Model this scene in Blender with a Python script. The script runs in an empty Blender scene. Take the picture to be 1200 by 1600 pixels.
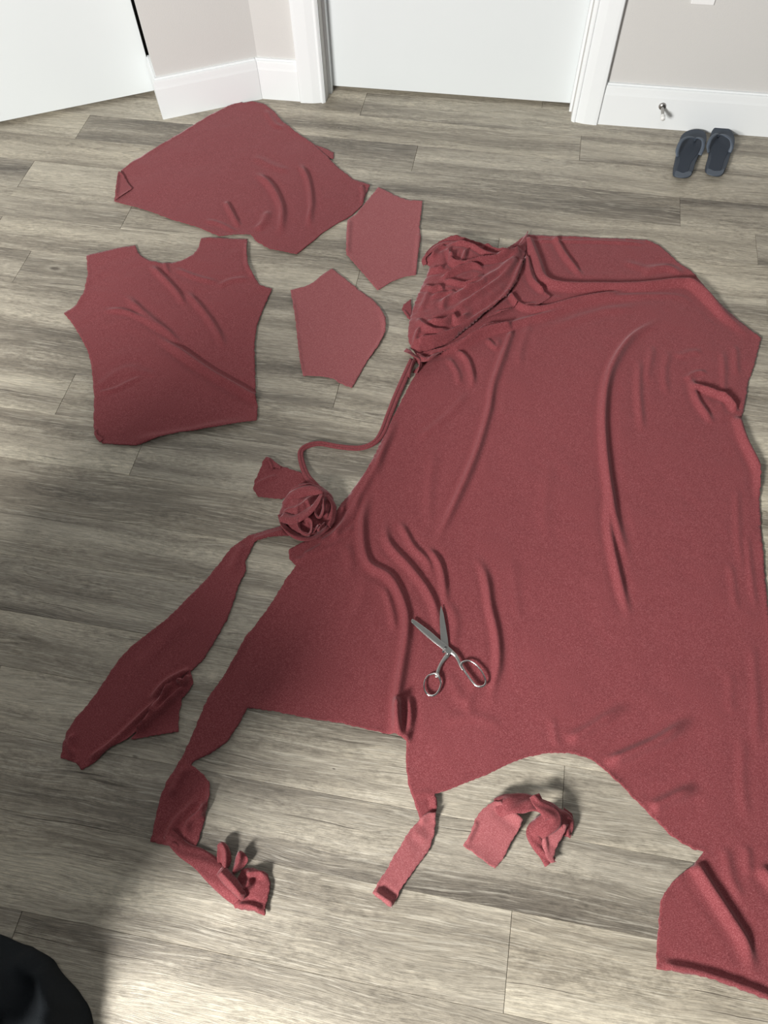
import bpy, math, random
import numpy as np
from mathutils import Vector, Matrix
from mathutils.geometry import delaunay_2d_cdt
C = bpy.context.scene
COL = C.collection
random.seed(4)
PI = math.pi

# ------------------------------------------------------------------ camera
CH = 1.6
FPX = 1200.0
MR = np.array([[0.98396434, 0.17745369, -0.01800992],
               [-0.14328305, 0.84652589, 0.51270253],
               [-0.10622681, 0.50190049, -0.8583774]])       # rows: right, up, forward
cd = bpy.data.cameras.new('camera'); cam = bpy.data.objects.new('camera', cd); COL.objects.link(cam)
cd.sensor_fit = 'VERTICAL'; cd.sensor_height = 32.0; cd.lens = 32.0 * FPX / 1600.0
cd.clip_start = 0.02
_m = Matrix([[MR[0][i], MR[1][i], -MR[2][i]] for i in range(3)])
cam.matrix_world = Matrix.Translation((0, 0, CH)) @ _m.to_4x4()
C.camera = cam

# ------------------------------------------------------------------ light and exposure
C.view_settings.view_transform = 'Standard'; C.view_settings.look = 'None'
C.view_settings.gamma = 1.0; C.view_settings.use_curve_mapping = False
C.view_settings.exposure = 0.0
w = bpy.data.worlds.new('room_light'); C.world = w; w.use_nodes = True
w.node_tree.nodes['Background'].inputs[0].default_value = (0.93, 0.97, 1.0, 1)
w.node_tree.nodes['Background'].inputs[1].default_value = 0.088

def area(name, loc, target, sx, sy, power, col):
    l = bpy.data.lights.new(name, 'AREA'); l.shape = 'RECTANGLE'; l.size = sx; l.size_y = sy
    l.energy = power; l.color = col
    o = bpy.data.objects.new(name, l); COL.objects.link(o); o.location = loc
    o.rotation_euler = (Vector(target) - Vector(loc)).to_track_quat('-Z', 'Y').to_euler()
    return o
area('window_daylight', (-1.8, -2.1, 2.1), (0.1, 1.2, 0.0), 0.72, 0.72, 278, (1.0, 0.985, 0.955))
area('added_wall_fill', (-0.2, 0.2, 2.5), (0.1, 2.8, 0.5), 0.9, 0.6, 10, (0.96, 0.985, 1.0))  # unseen fill light, added to lift the back walls and far floor

# ------------------------------------------------------------------ helpers
def F(x, y, z=0.0):
    """photo pixel -> the point at height z where the thing stands"""
    d = MR.T @ np.array([(x - 600) / FPX, -(y - 800) / FPX, 1.0])
    t = (CH - z) / -d[2]
    return np.array([d[0] * t, d[1] * t, z])

def tag(o, label=None, cat=None, group=None, kind=None):
    if label: o['label'] = label
    if cat: o['category'] = cat
    if group: o['group'] = group
    if kind: o['kind'] = kind
    return o

def mesh_obj(name, V, Fc, mat, parent=None, smooth=False):
    me = bpy.data.meshes.new(name); me.from_pydata([tuple(map(float, v)) for v in V], [], Fc); me.update()
    if mat: me.materials.append(mat)
    if smooth: me.polygons.foreach_set('use_smooth', [True] * len(me.polygons))
    o = bpy.data.objects.new(name, me); COL.objects.link(o)
    if parent:
        o.parent = parent
        o.matrix_parent_inverse = parent.matrix_basis.inverted()
    return o

def empty(name, loc, label=None, cat=None, group=None, kind=None):
    o = bpy.data.objects.new(name, None); COL.objects.link(o); o.location = loc
    o.empty_display_size = 0.05
    return tag(o, label, cat, group, kind)

def bev(o, wd, seg=2):
    m = o.modifiers.new('bevel', 'BEVEL'); m.width = wd; m.segments = seg; m.limit_method = 'ANGLE'
    return o

def thicken(o, t, off=-1.0):
    m = o.modifiers.new('thickness', 'SOLIDIFY'); m.thickness = t; m.offset = off
    return o

def catmull(P, n=8):
    P = np.array(P, float)
    if len(P) < 3:
        return np.array([P[0] + (P[-1] - P[0]) * t for t in np.linspace(0, 1, n + 1)])
    Q = np.vstack([2 * P[0] - P[1], P, 2 * P[-1] - P[-2]])
    out = []
    for i in range(1, len(Q) - 2):
        a, b, c, d = Q[i - 1], Q[i], Q[i + 1], Q[i + 2]
        for t in np.linspace(0, 1, n, endpoint=False):
            out.append(0.5 * (2 * b + (c - a) * t + (2 * a - 5 * b + 4 * c - d) * t * t + (3 * b - a - 3 * c + d) * t ** 3))
    out.append(P[-1])
    return np.array(out)

def noise2(x, y, scale, seed, octs=3):
    r = np.random.RandomState(seed); v = np.zeros_like(x); amp = 1.0; tot = 0
    for o in range(octs):
        for k in range(5):
            a = r.uniform(0, 2 * PI); f = scale * (2 ** o) * r.uniform(0.6, 1.5); ph = r.uniform(0, 2 * PI)
            v = v + amp * np.sin((x * math.cos(a) + y * math.sin(a)) * f + ph + 1.3 * np.sin((x * math.sin(a) - y * math.cos(a)) * f * 0.6 + ph * 2))
        tot += amp * 2.2; amp *= 0.5
    return v / tot

def seg_dist(px, py, L):
    """distance, side and run position (0..1) of points against polyline L"""
    best = np.full(px.shape, 1e9); side = np.zeros_like(px); run = np.zeros_like(px)
    ln = np.hypot(*(L[1:, :2] - L[:-1, :2]).T); tot = ln.sum(); acc = 0
    for i in range(len(L) - 1):
        ax, ay = L[i, :2]; dx, dy = L[i + 1, 0] - ax, L[i + 1, 1] - ay; l2 = dx * dx + dy * dy + 1e-12
        t = np.clip(((px - ax) * dx + (py - ay) * dy) / l2, 0, 1)
        d = np.hypot(px - ax - t * dx, py - ay - t * dy)
        m = d < best
        best = np.where(m, d, best); side = np.where(m, np.sign(dx * (py - ay) - dy * (px - ax)), side)
        run = np.where(m, (acc + t * ln[i]) / tot, run); acc += ln[i]
    return best, side, run

def smooth01(t):
    t = np.clip(t, 0, 1); return t * t * (3 - 2 * t)

def inside(px, py, P):
    c = np.zeros(px.shape, bool); n = len(P); j = n - 1
    for i in range(n):
        xi, yi, xj, yj = P[i, 0], P[i, 1], P[j, 0], P[j, 1]
        if yi != yj:
            c ^= ((yi > py) != (yj > py)) & (px < (xj - xi) * (py - yi) / (yj - yi) + xi)
        j = i
    return c

def sheet(name, parent, outline, folds=(), z0=0.003, step=0.006, noise=0.0007, nscale=28, curl=0.003, cw=0.005,
          dome=0.0, dw=0.03, thick=0.0009, seed=1, rough=0.0009, zr=0.0, mat=None, tilt=None, rnd=False, fs=1.0):
    """a piece of cloth lying down: outline cut with ragged edges, folds raised along lines"""
    if rnd: outline = catmull(list(outline) + [outline[0]], 5)[:-1]
    P = np.array([F(x, y, zr)[:2] for x, y in outline])
    B = []
    r = np.random.RandomState(seed)
    for i in range(len(P)):
        a, b = P[i], P[(i + 1) % len(P)]; n = max(1, int(np.hypot(*(b - a)) / (step * 0.8)))
        nm = np.array([-(b - a)[1], (b - a)[0]]) / (np.hypot(*(b - a)) + 1e-9)
        for k in range(n):
            q = a + (b - a) * k / n
            o_ = rough * (0.7 * math.sin(q[0] * 420 + q[1] * 310 + seed) + 0.6 * math.sin(q[0] * 170 - q[1] * 230) + r.uniform(-.35, .35))
            B.append(q + nm * (o_ if k else 0))
    B = np.array(B)
    x0, y0 = B.min(0); x1, y1 = B.max(0)
    gx, gy = np.meshgrid(np.arange(x0, x1, step), np.arange(y0, y1, step * 0.866))
    gx = gx.astype(float); gx[1::2] += step / 2
    gx = gx.ravel(); gy = gy.ravel()
    ok = inside(gx, gy, B); gx = gx[ok]; gy = gy[ok]
    d, _, _ = seg_dist(gx, gy, np.vstack([B, B[:1]])) if len(B) < 250 else edge_fast(gx, gy, B)
    ok = d > step * 0.45; gx = gx[ok]; gy = gy[ok]; d = d[ok]
    nb = len(B)
    X = np.concatenate([B[:, 0], gx]); Y = np.concatenate([B[:, 1], gy]); D = np.concatenate([np.zeros(nb), d])
    pts = [Vector((a, b)) for a, b in zip(X.tolist(), Y.tolist())]
    vo, _, fo, ov, _, _ = delaunay_2d_cdt(pts, [(i, (i + 1) % nb) for i in range(nb)], [], 1, 1e-7)
    if len(vo) != len(pts):
        X = np.array([v.x for v in vo]); Y = np.array([v.y for v in vo])
        D = np.array([D[o[0]] if o else 0.0 for o in ov])
    Z = z0 + noise * (1 + noise2(X, Y, nscale, seed)) + curl * np.exp(-D / cw) * (0.45 + 0.55 * noise2(X, Y, 45, seed + 3))
    if dome: Z += dome * (1 - np.exp(-D / dw)) * (1 + 0.15 * noise2(X, Y, 30, seed + 9))
    if tilt is not None:      # (pixel a, height a, pixel b, height b)
        a = F(*tilt[0])[:2]; b = F(*tilt[2])[:2]; ab = b - a
        t = np.clip(((X - a[0]) * ab[0] + (Y - a[1]) * ab[1]) / (ab @ ab), 0, 1)
        Z += tilt[1] + (tilt[3] - tilt[1]) * smooth01(t)
    for f in folds:
        L = f[0]; h = f[1] * 1.12 * fs; wd = f[2] * 0.9; asym = f[3] if len(f) > 3 else 0.0; ta = f[4] if len(f) > 4 else 0.2; tb = f[5] if len(f) > 5 else 0.25
        Lw = np.array([F(a, b)[:2] for a, b in catmull(L, 6)])
        lo = Lw.min(0) - wd * 4; hi = Lw.max(0) + wd * 4
        m = (X > lo[0]) & (X < hi[0]) & (Y > lo[1]) & (Y < hi[1])
        if not m.any(): continue
        dd, sd, rn = seg_dist(X[m], Y[m], Lw)
        ww = wd * (1 + asym * sd)
        env = smooth01(rn / max(ta, 1e-3)) * smooth01((1 - rn) / max(tb, 1e-3)) if True else 1
        if ta == 0: env = smooth01((1 - rn) / max(tb, 1e-3))
        if tb == 0: env = smooth01(rn / max(ta, 1e-3)) if ta else 1.0
        prof = np.exp(-(dd / ww) ** 2) - 0.18 * np.exp(-((dd - 2.1 * ww) / ww) ** 2)
        Z[m] += h * prof * env
    Z = np.maximum(Z, z0 * 0.9)
    o = mesh_obj(name, np.stack([X, Y, Z], 1), [tuple(f) for f in fo], mat or M_FAB, parent, True)
    thicken(o, thick)
    return o

def edge_fast(px, py, B):
    L = np.vstack([B, B[:1]]); best = np.full(px.shape, 1.0)
    for i in range(len(L) - 1):
        ax, ay = L[i]; bx, by = L[i + 1]
        m = (px > min(ax, bx) - .12) & (px < max(ax, bx) + .12) & (py > min(ay, by) - .12) & (py < max(ay, by) + .12)
        if not m.any(): continue
        dx, dy = bx - ax, by - ay; l2 = dx * dx + dy * dy + 1e-12
        qx = px[m]; qy = py[m]
        t = np.clip(((qx - ax) * dx + (qy - ay) * dy) / l2, 0, 1)
        best[m] = np.minimum(best[m], np.hypot(qx - ax - t * dx, qy - ay - t * dy))
    return best, None, None

def ribbon(name, parent, path, nx=9, bow=0.0, thick=0.001, n=10, wave=0.0, seed=0, mat=None):
    """path: (px, py, height, width, roll degrees). A band of cloth swept along it."""
    P = np.array([list(F(a, b, c)) + [wd, math.radians(r)] for a, b, c, wd, r in path])
    Q = catmull(P, n); V = []; Fc = []
    T = np.gradient(Q[:, :3], axis=0); T /= np.linalg.norm(T, axis=1)[:, None] + 1e-9
    for i in range(len(Q)):
        t = T[i]; s = np.cross(t, [0, 0, 1]); s /= np.linalg.norm(s) + 1e-9; u = np.cross(s, t)
        c, sn = math.cos(Q[i, 4]), math.sin(Q[i, 4]); a = c * s + sn * u; b = -sn * s + c * u
        for k in range(nx):
            e = k / (nx - 1) * 2 - 1
            V.append(Q[i, :3] + a * e * Q[i, 3] / 2 + b * (bow * (1 - e * e) + wave * math.sin(e * 5 + i * 0.33 + seed)))
    V = np.array(V)
    V[:, 2] = np.maximum(V[:, 2], 0.0025)
    for i in range(len(Q) - 1):
        for k in range(nx - 1):
            a = i * nx + k; Fc.append((a, a + 1, a + nx + 1, a + nx))
    o = mesh_obj(name, V, Fc, mat or M_FAB, parent, True)
    thicken(o, thick, 0)
    return o

def tube(name, parent, path3, radii, mat, nseg=10, closed=False, flat=1.0, n=6):
    P = np.array(path3, float); Rr = np.array(radii, float)[:, None]
    A = np.hstack([P, Rr])
    if closed:
        A = catmull(np.vstack([A, A[:1]]), n)[:-1]
    else: A = catmull(A, n)
    T = np.roll(A[:, :3], -1, 0) - np.roll(A[:, :3], 1, 0)
    if not closed: T = np.gradient(A[:, :3], axis=0)
    V = []; Fc = []
    for i in range(len(A)):
        t = T[i] / (np.linalg.norm(T[i]) + 1e-9); ref = np.array([0, 0, 1.0]) if abs(t[2]) < .95 else np.array([0, 1.0, 0])
        s = np.cross(t, ref); s /= np.linalg.norm(s); u = np.cross(s, t)
        for k in range(nseg):
            an = 2 * PI * k / nseg
            V.append(A[i, :3] + A[i, 3] * (math.cos(an) * s + flat * math.sin(an) * u))
    N = len(A)
    for i in range(N if closed else N - 1):
        j = (i + 1) % N
        for k in range(nseg):
            k2 = (k + 1) % nseg; Fc.append((i * nseg + k, i * nseg + k2, j * nseg + k2, j * nseg + k))
    if not closed:
        Fc.append(tuple(range(nseg - 1, -1, -1))); Fc.append(tuple((N - 1) * nseg + k for k in range(nseg)))
    return mesh_obj(name, V, Fc, mat, parent, True)

def prism(name, parent, P, z0, z1, mat, bw=0.0, P2=None):
    """P: world xy outline, extruded from z0 to z1"""
    P = [tuple(p[:2]) for p in P]
    ar = sum(P[i][0] * P[(i + 1) % len(P)][1] - P[(i + 1) % len(P)][0] * P[i][1] for i in range(len(P)))
    if ar < 0: P = P[::-1]
    n = len(P)
    V = [(x, y, z0) for x, y in P] + [(x, y, z1) for x, y in P]
    Fc = [tuple(range(n - 1, -1, -1)), tuple(range(n, 2 * n))] + [(i, (i + 1) % n, n + (i + 1) % n, n + i) for i in range(n)]
    o = mesh_obj(name, V, Fc, mat, parent)
    if bw: bev(o, bw)
    return o

# ------------------------------------------------------------------ materials
def newmat(name):
    m = bpy.data.materials.new(name); m.use_nodes = True; nt = m.node_tree
    return m, nt, nt.nodes['Principled BSDF']
def N(nt, t, **k):
    n = nt.nodes.new(t)
    for a, b in k.items(): setattr(n, a, b)
    return n
def math_n(nt, op, a, b=None, clamp=False):
    n = N(nt, 'ShaderNodeMath', operation=op, use_clamp=clamp)
    for i, v in enumerate((a, b)):
        if v is None: continue
        if isinstance(v, (int, float)): n.inputs[i].default_value = v
        else: nt.links.new(v, n.inputs[i])
    return n.outputs[0]
def ramp(nt, src, stops):
    n = N(nt, 'ShaderNodeValToRGB'); nt.links.new(src, n.inputs[0]); e = n.color_ramp.elements
    while len(e) < len(stops): e.new(0.5)
    for i, (p, c) in enumerate(stops):
        e[i].position = p; e[i].color = (*c, 1) if len(c) == 3 else c
    return n.outputs[0]
def mix(nt, fac, a, b, mode='MIX'):
    n = N(nt, 'ShaderNodeMix', data_type='RGBA', blend_type=mode)
    for i, v in ((0, fac), (6, a), (7, b)):
        if isinstance(v, (int, float)): n.inputs[i].default_value = v
        elif isinstance(v, tuple): n.inputs[i].default_value = (*v, 1)
        else: nt.links.new(v, n.inputs[i])
    return n.outputs[2]
def scaled(nt, src, s):
    n = N(nt, 'ShaderNodeVectorMath', operation='MULTIPLY'); nt.links.new(src, n.inputs[0]); n.inputs[1].default_value = s
    return n.outputs[0]
def noise(nt, vec, scale, detail=3, rough=0.55, dist=0.0):
    n = N(nt, 'ShaderNodeTexNoise'); nt.links.new(vec, n.inputs['Vector'])
    n.inputs['Scale'].default_value = scale; n.inputs['Detail'].default_value = detail
    n.inputs['Roughness'].default_value = rough; n.inputs['Distortion'].default_value = dist
    return n.outputs[0]
def bump(nt, bs, h, strength, dist):
    b = N(nt, 'ShaderNodeBump'); b.inputs['Strength'].default_value = strength; b.inputs['Distance'].default_value = dist
    nt.links.new(h, b.inputs['Height']); nt.links.new(b.outputs[0], bs.inputs['Normal'])

def fabric(name, c0, c1, c2):
    m, nt, bs = newmat(name); g = N(nt, 'ShaderNodeNewGeometry').outputs['Position']
    f1 = noise(nt, scaled(nt, g, (1, 1.6, 1)), 420, 2, 0.7)
    f2 = noise(nt, g, 1100, 1)
    c = ramp(nt, f1, [(0.30, c0), (0.52, c1), (0.72, c2)])
    c = mix(nt, math_n(nt, 'MULTIPLY', ramp(nt, f2, [(0.60, (0, 0, 0)), (0.75, (1, 1, 1))]), 0.35), c, (0.52, 0.24, 0.25))
    nt.links.new(c, bs.inputs['Base Color'])
    bs.inputs['Roughness'].default_value = 0.88; bs.inputs['Specular IOR Level'].default_value = 0.2
    bs.inputs['Sheen Weight'].default_value = 0.28; bs.inputs['Sheen Roughness'].default_value = 0.45
    bs.inputs['Sheen Tint'].default_value = (1.0, 0.74, 0.77, 1)
    h = math_n(nt, 'ADD', math_n(nt, 'MULTIPLY', noise(nt, g, 50, 3, 0.55), 0.85), math_n(nt, 'MULTIPLY', f1, 0.10))
    bump(nt, bs, h, 0.25, 0.003)
    return m
M_FAB = fabric('rose_jersey', (0.160, 0.030, 0.035), (0.220, 0.047, 0.053), (0.35, 0.110, 0.118))
M_REV = fabric('rose_jersey_reverse', (0.25, 0.064, 0.070), (0.315, 0.092, 0.098), (0.44, 0.165, 0.172))   # the paler wrong side

def wood():
    m, nt, bs = newmat('weathered_plank'); L = nt.links
    g = N(nt, 'ShaderNodeNewGeometry').outputs['Position']
    oi = N(nt, 'ShaderNodeObjectInfo').outputs['Random']
    off = N(nt, 'ShaderNodeCombineXYZ')
    for k, f in enumerate((61.0, 23.0, 17.0)): L.new(math_n(nt, 'MULTIPLY', oi, f), off.inputs[k])
    v = N(nt, 'ShaderNodeVectorMath', operation='ADD'); L.new(g, v.inputs[0]); L.new(off.outputs[0], v.inputs[1]); p = v.outputs[0]
    def warp(src, amt, sc):
        wn = noise(nt, scaled(nt, p, sc), 1.0, 2)
        wv = N(nt, 'ShaderNodeCombineXYZ'); L.new(math_n(nt, 'MULTIPLY', math_n(nt, 'SUBTRACT', wn, 0.5), amt), wv.inputs[1])
        a = N(nt, 'ShaderNodeVectorMath', operation='ADD'); L.new(src, a.inputs[0]); L.new(wv.outputs[0], a.inputs[1]); return a.outputs[0]
    q = warp(p, 0.05, (2.2, 6, 1)); q2 = warp(q, 0.007, (7, 26, 1))
    band = noise(nt, scaled(nt, q, (0.8, 12, 1)), 1.0, 4, 0.55)
    col = ramp(nt, band, [(0.30, (0.145, 0.126, 0.103)), (0.43, (0.250, 0.222, 0.181)), (0.55, (0.40, 0.362, 0.298)), (0.70, (0.55, 0.505, 0.415))])
    # long flame figure: stretched contour lines with pale crests
    rn = noise(nt, scaled(nt, q, (0.55, 9, 1)), 1.0, 1)
    rings = math_n(nt, 'FRACT', math_n(nt, 'MULTIPLY', rn, 34.0))
    amt = ramp(nt, noise(nt, scaled(nt, p, (1.5, 8, 1)), 1.0, 1), [(0.42, (0, 0, 0)), (0.62, (1, 1, 1))])
    rl = ramp(nt, rings, [(0.0, (0.66, 0.65, 0.63)), (0.18, (0.98, 0.98, 0.97)), (0.75, (1.10, 1.10, 1.09)), (0.93, (1.25, 1.24, 1.2)), (1.0, (0.7, 0.7, 0.68))])
    col = mix(nt, math_n(nt, 'MULTIPLY', amt, 0.6), col, rl, 'MULTIPLY')
    fine = noise(nt, scaled(nt, q2, (24, 620, 1)), 1.0, 3, 0.7)
    col = mix(nt, 0.9, col, ramp(nt, fine, [(0.32, (0.60, 0.59, 0.57)), (0.5, (1, 1, 1)), (0.68, (1.28, 1.27, 1.24))]), 'MULTIPLY')
    wh = noise(nt, scaled(nt, q2, (11, 300, 1)), 1.0, 2, 0.5)
    whm = ramp(nt, wh, [(0.56, (0, 0, 0)), (0.66, (1, 1, 1))])
    col = mix(nt, math_n(nt, 'MULTIPLY', whm, 0.38), col, (0.66, 0.62, 0.53))
    mott = noise(nt, scaled(nt, p, (55, 150, 1)), 1.0, 3, 0.7)
    big = noise(nt, scaled(nt, p, (5, 22, 1)), 1.0, 3, 0.6)
    col = mix(nt, math_n(nt, 'MULTIPLY', ramp(nt, big, [(0.38, (0.25, 0.25, 0.25)), (0.62, (1, 1, 1))]), 0.8), col, ramp(nt, mott, [(0.35, (0.66, 0.65, 0.64)), (0.62, (1.2, 1.2, 1.19))]), 'MULTIPLY')
    crack = noise(nt, scaled(nt, q2, (1.9, 190, 1)), 1.0, 2, 0.5)
    ck = ramp(nt, crack, [(0.270, (1, 1, 1)), (0.295, (0, 0, 0))])
    col = mix(nt, math_n(nt, 'MULTIPLY', ck, 0.7), col, (0.07, 0.055, 0.042))
    tone = ramp(nt, math_n(nt, 'FRACT', math_n(nt, 'MULTIPLY', oi, 7.31)), [(0.0, (0.91, 0.90, 0.89)), (0.5, (1.02, 1.01, 0.99)), (1.0, (1.12, 1.10, 1.06))])
    col = mix(nt, 1.0, col, tone, 'MULTIPLY')
    # knots
    vo = N(nt, 'ShaderNodeTexVoronoi'); L.new(scaled(nt, p, (3.6, 8.2, 0.0)), vo.inputs['Vector']); vo.inputs['Scale'].default_value = 1.0
    sepc = N(nt, 'ShaderNodeSeparateColor'); L.new(vo.outputs['Color'], sepc.inputs[0])
    size = math_n(nt, 'ADD', math_n(nt, 'MULTIPLY', math_n(nt, 'POWER', sepc.outputs[0], 2.0), 0.055), 0.020)
    kd = math_n(nt, 'DIVIDE', math_n(nt, 'ADD', vo.outputs['Distance'], math_n(nt, 'MULTIPLY', math_n(nt, 'SUBTRACT', mott, 0.5), 0.03)), size)
    kn = ramp(nt, kd, [(0.55, (1, 1, 1)), (0.95, (0, 0, 0))])
    halo = ramp(nt, math_n(nt, 'MULTIPLY', kd, 0.25), [(0.2, (0, 0, 0)), (0.3, (1, 1, 1)), (0.5, (0, 0, 0))])
    keep = math_n(nt, 'GREATER_THAN', sepc.outputs[1], 0.3)
    col = mix(nt, math_n(nt, 'MULTIPLY', math_n(nt, 'MULTIPLY', halo, keep), 0.35), col, (0.50, 0.46, 0.38))
    col = mix(nt, math_n(nt, 'MULTIPLY', math_n(nt, 'MULTIPLY', kn, keep), 0.78), col, (0.070, 0.055, 0.042))
    L.new(col, bs.inputs['Base Color'])
    bs.inputs['Roughness'].default_value = 0.44; bs.inputs['Specular IOR Level'].default_value = 0.5
    h = math_n(nt, 'ADD', math_n(nt, 'ADD', math_n(nt, 'MULTIPLY', fine, 0.9), math_n(nt, 'MULTIPLY', whm, 0.15)), math_n(nt, 'MULTIPLY', ck, -0.8))
    bump(nt, bs, h, 0.55, 0.002)
    return m
M_WOOD = wood()

def paint(name, c, rough=0.5, bs_=0.05, scale=300, spec=0.4):
    m, nt, bs = newmat(name); g = N(nt, 'ShaderNodeNewGeometry').outputs['Position']
    n1 = noise(nt, g, 3.0, 3)
    col = mix(nt, n1, tuple(x * 0.985 for x in c), tuple(min(1, x * 1.015) for x in c))
    nt.links.new(col, bs.inputs['Base Color']); bs.inputs['Roughness'].default_value = rough
    bs.inputs['Specular IOR Level'].default_value = spec
    bump(nt, bs, noise(nt, g, scale, 2), bs_, 0.002)
    return m
M_WHITE = paint('white_trim_paint', (0.83, 0.855, 0.86), 0.42)
M_DOOR = paint('white_door_paint', (0.73, 0.765, 0.77), 0.45, 0.04, 120)
M_WALL = paint('warm_grey_wall_paint', (0.625, 0.615, 0.595), 0.85, 0.15, 220, 0.2)
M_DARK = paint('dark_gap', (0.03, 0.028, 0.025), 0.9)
M_PLATE = paint('white_plastic', (0.85, 0.85, 0.84), 0.35, 0.0)
M_SOLE = paint('slate_blue_rubber', (0.045, 0.057, 0.077), 0.6, 0.2, 500)
M_BED = paint('dark_navy_footbed', (0.032, 0.042, 0.060), 0.75, 0.3, 700)
M_STRAP = paint('grey_blue_strap', (0.085, 0.105, 0.135), 0.5, 0.05)
M_BLACK = paint('black_cloth', (0.016, 0.019, 0.022), 0.9, 0.4, 500, 0.15)
M_RUB = paint('white_rubber_tip', (0.85, 0.85, 0.83), 0.5, 0.0)
def metal(name, c, r):
    m, nt, bs = newmat(name); g = N(nt, 'ShaderNodeNewGeometry').outputs['Position']
    bs.inputs['Metallic'].default_value = 1.0
    n1 = noise(nt, scaled(nt, g, (40, 300, 40)), 3.0, 3)
    nt.links.new(mix(nt, n1, tuple(x * .86 for x in c), c), bs.inputs['Base Color'])
    nt.links.new(math_n(nt, 'ADD', math_n(nt, 'MULTIPLY', n1, 0.15), r), bs.inputs['Roughness'])
    return m
M_STEEL = metal('brushed_steel', (0.62, 0.61, 0.58), 0.30)
M_CHROME = metal('polished_steel', (0.80, 0.78, 0.76), 0.12)
M_NICKEL = metal('satin_nickel', (0.40, 0.38, 0.36), 0.25)

# ------------------------------------------------------------------ floor with every plank
def boxv(x0, x1, y0, y1, z0, z1):
    return ([(x0, y0, z0), (x1, y0, z0), (x1, y1, z0), (x0, y1, z0), (x0, y0, z1), (x1, y0, z1), (x1, y1, z1), (x0, y1, z1)],
            [(3, 2, 1, 0), (4, 5, 6, 7), (0, 1, 5, 4), (1, 2, 6, 5), (2, 3, 7, 6), (3, 0, 4, 7)])
V, Q = boxv(-2.7, 2.0, -1.3, 3.4, -0.03, -0.0085)
floor = tag(mesh_obj('floor', V, Q, M_DARK), 'grey-brown weathered wood plank floor running across the room', None, None, 'structure')
rows = [3.36, 3.22, 3.08, 2.94, 2.80, 2.657, 2.517, 2.38, 2.24, 2.10, 1.96, 1.818, 1.678, 1.54, 1.382, 1.23, 1.087, 0.935, 0.80, 0.67, 0.535,
        0.41, 0.273, 0.131, -0.031, -0.175, -0.315, -0.455, -0.595, -0.735, -0.875, -1.015, -1.155]
joint = {5: -0.57, 6: 0.20, 7: -0.341, 8: 0.523, 9: -1.61, 10: -0.022, 11: 0.76, 12: -1.437, 13: -0.90, 14: -0.388, 15: -1.112, 16: -0.85,
         17: -0.35, 18: -0.20, 19: -0.31, 20: 0.07, 21: 0.268, 22: 0.59, 23: 0.188, 24: 0.75}
PL = 1.178
ends = {12: [-1.437, -0.15], 21: [-0.955, 0.268, 1.44], 22: [-1.66, -0.50, 0.70], 24: [-1.88, -0.71, 0.47]}     # rows whose boards are cut to other lengths
for i in range(len(rows) - 1):
    y1, y0 = rows[i] - 0.00012, rows[i + 1] + 0.00012
    j = joint.get(i, random.uniform(-1, 0.2))
    xs = sorted([-2.7] + ends[i] + [2.0]) if i in ends else sorted([-2.7] + [j + k * PL for k in range(-5, 6) if -2.65 < j + k * PL < 1.95] + [2.0])
    for a, b in zip(xs[:-1], xs[1:]):
        a += 0.0004; b -= 0.0004; c = 0.0006; lvl = random.uniform(-0.0002, 0)
        P0 = [(a, y0), (b, y0), (b, y1), (a, y1)]; P1 = [(a + c, y0 + c), (b - c, y0 + c), (b - c, y1 - c), (a + c, y1 - c)]
        Vv = [(x, y, -0.0085) for x, y in P0] + [(x, y, lvl - c) for x, y in P0] + [(x, y, lvl) for x, y in P1]
        Fv = [(8, 9, 10, 11)] + [(k, (k + 1) % 4, 4 + (k + 1) % 4, 4 + k) for k in range(4)] + [(4 + k, 4 + (k + 1) % 4, 8 + (k + 1) % 4, 8 + k) for k in range(4)]
        mesh_obj('plank', Vv, Fv, M_WOOD, floor)

# ------------------------------------------------------------------ walls, doors, trim
class Frame:
    """local frame: s along the wall, n into the wall, z up"""
    def __init__(self, ox, oy, ang):
        self.o = (ox, oy); self.u = (math.cos(ang), math.sin(ang)); self.n = (-math.sin(ang), math.cos(ang))
    def p(self, s, n, z):
        return (self.o[0] + self.u[0] * s + self.n[0] * n, self.o[1] + self.u[1] * s + self.n[1] * n, z)
    def box(self, name, s0, s1, n0, n1, z0, z1, mat, parent=None, bw=0.0):
        V, Q = boxv(s0, s1, n0, n1, z0, z1)
        o = mesh_obj(name, [self.p(*v) for v in V], Q, mat, parent)
        if bw: bev(o, bw)
        return o
    def profile(self, name, s0, s1, prof, mat, parent=None, m0=0.0, m1=0.0):
        """extrude an (n,z) profile along s; m0/m1 mitre the ends by m*n"""
        k = len(prof)
        V = [self.p(s0 + m0 * n, n, z) for n, z in prof] + [self.p(s1 + m1 * n, n, z) for n, z in prof]
        Q = [tuple(range(k - 1, -1, -1)), tuple(range(k, 2 * k))] + [(i, (i + 1) % k, k + (i + 1) % k, k + i) for i in range(k)]
        o = mesh_obj(name, V, Q, mat, parent)
        return o
    def vprofile(self, name, z0, z1, prof, mat, parent=None):
        k = len(prof)
        V = [self.p(s, n, z0) for s, n in prof] + [self.p(s, n, z1) for s, n in prof]
        Q = [tuple(range(k - 1, -1, -1)), tuple(range(k, 2 * k))] + [(i, (i + 1) % k, k + (i + 1) % k, k + i) for i in range(k)]
        return mesh_obj(name, V, Q, mat, parent)
H = 2.45
ST = dict(kind='structure')
bw = Frame(0, 2.585, math.atan(0.0215))         # n = 0 is the face of the baseboard
T_ = 0.016
base_prof = [(0, 0), (T_, 0), (T_, 0.139), (0.009, 0.139), (0.008, 0.1345), (0.0035, 0.1335), (0.0025, 0.128), (0.0012, 0.112), (0, 0.104)]
tag(bw.box('wall_back', 0.160, 2.0, T_, T_ + 0.12, 0, H, M_WALL), 'warm grey wall to the right of the white door', kind='structure')
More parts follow.
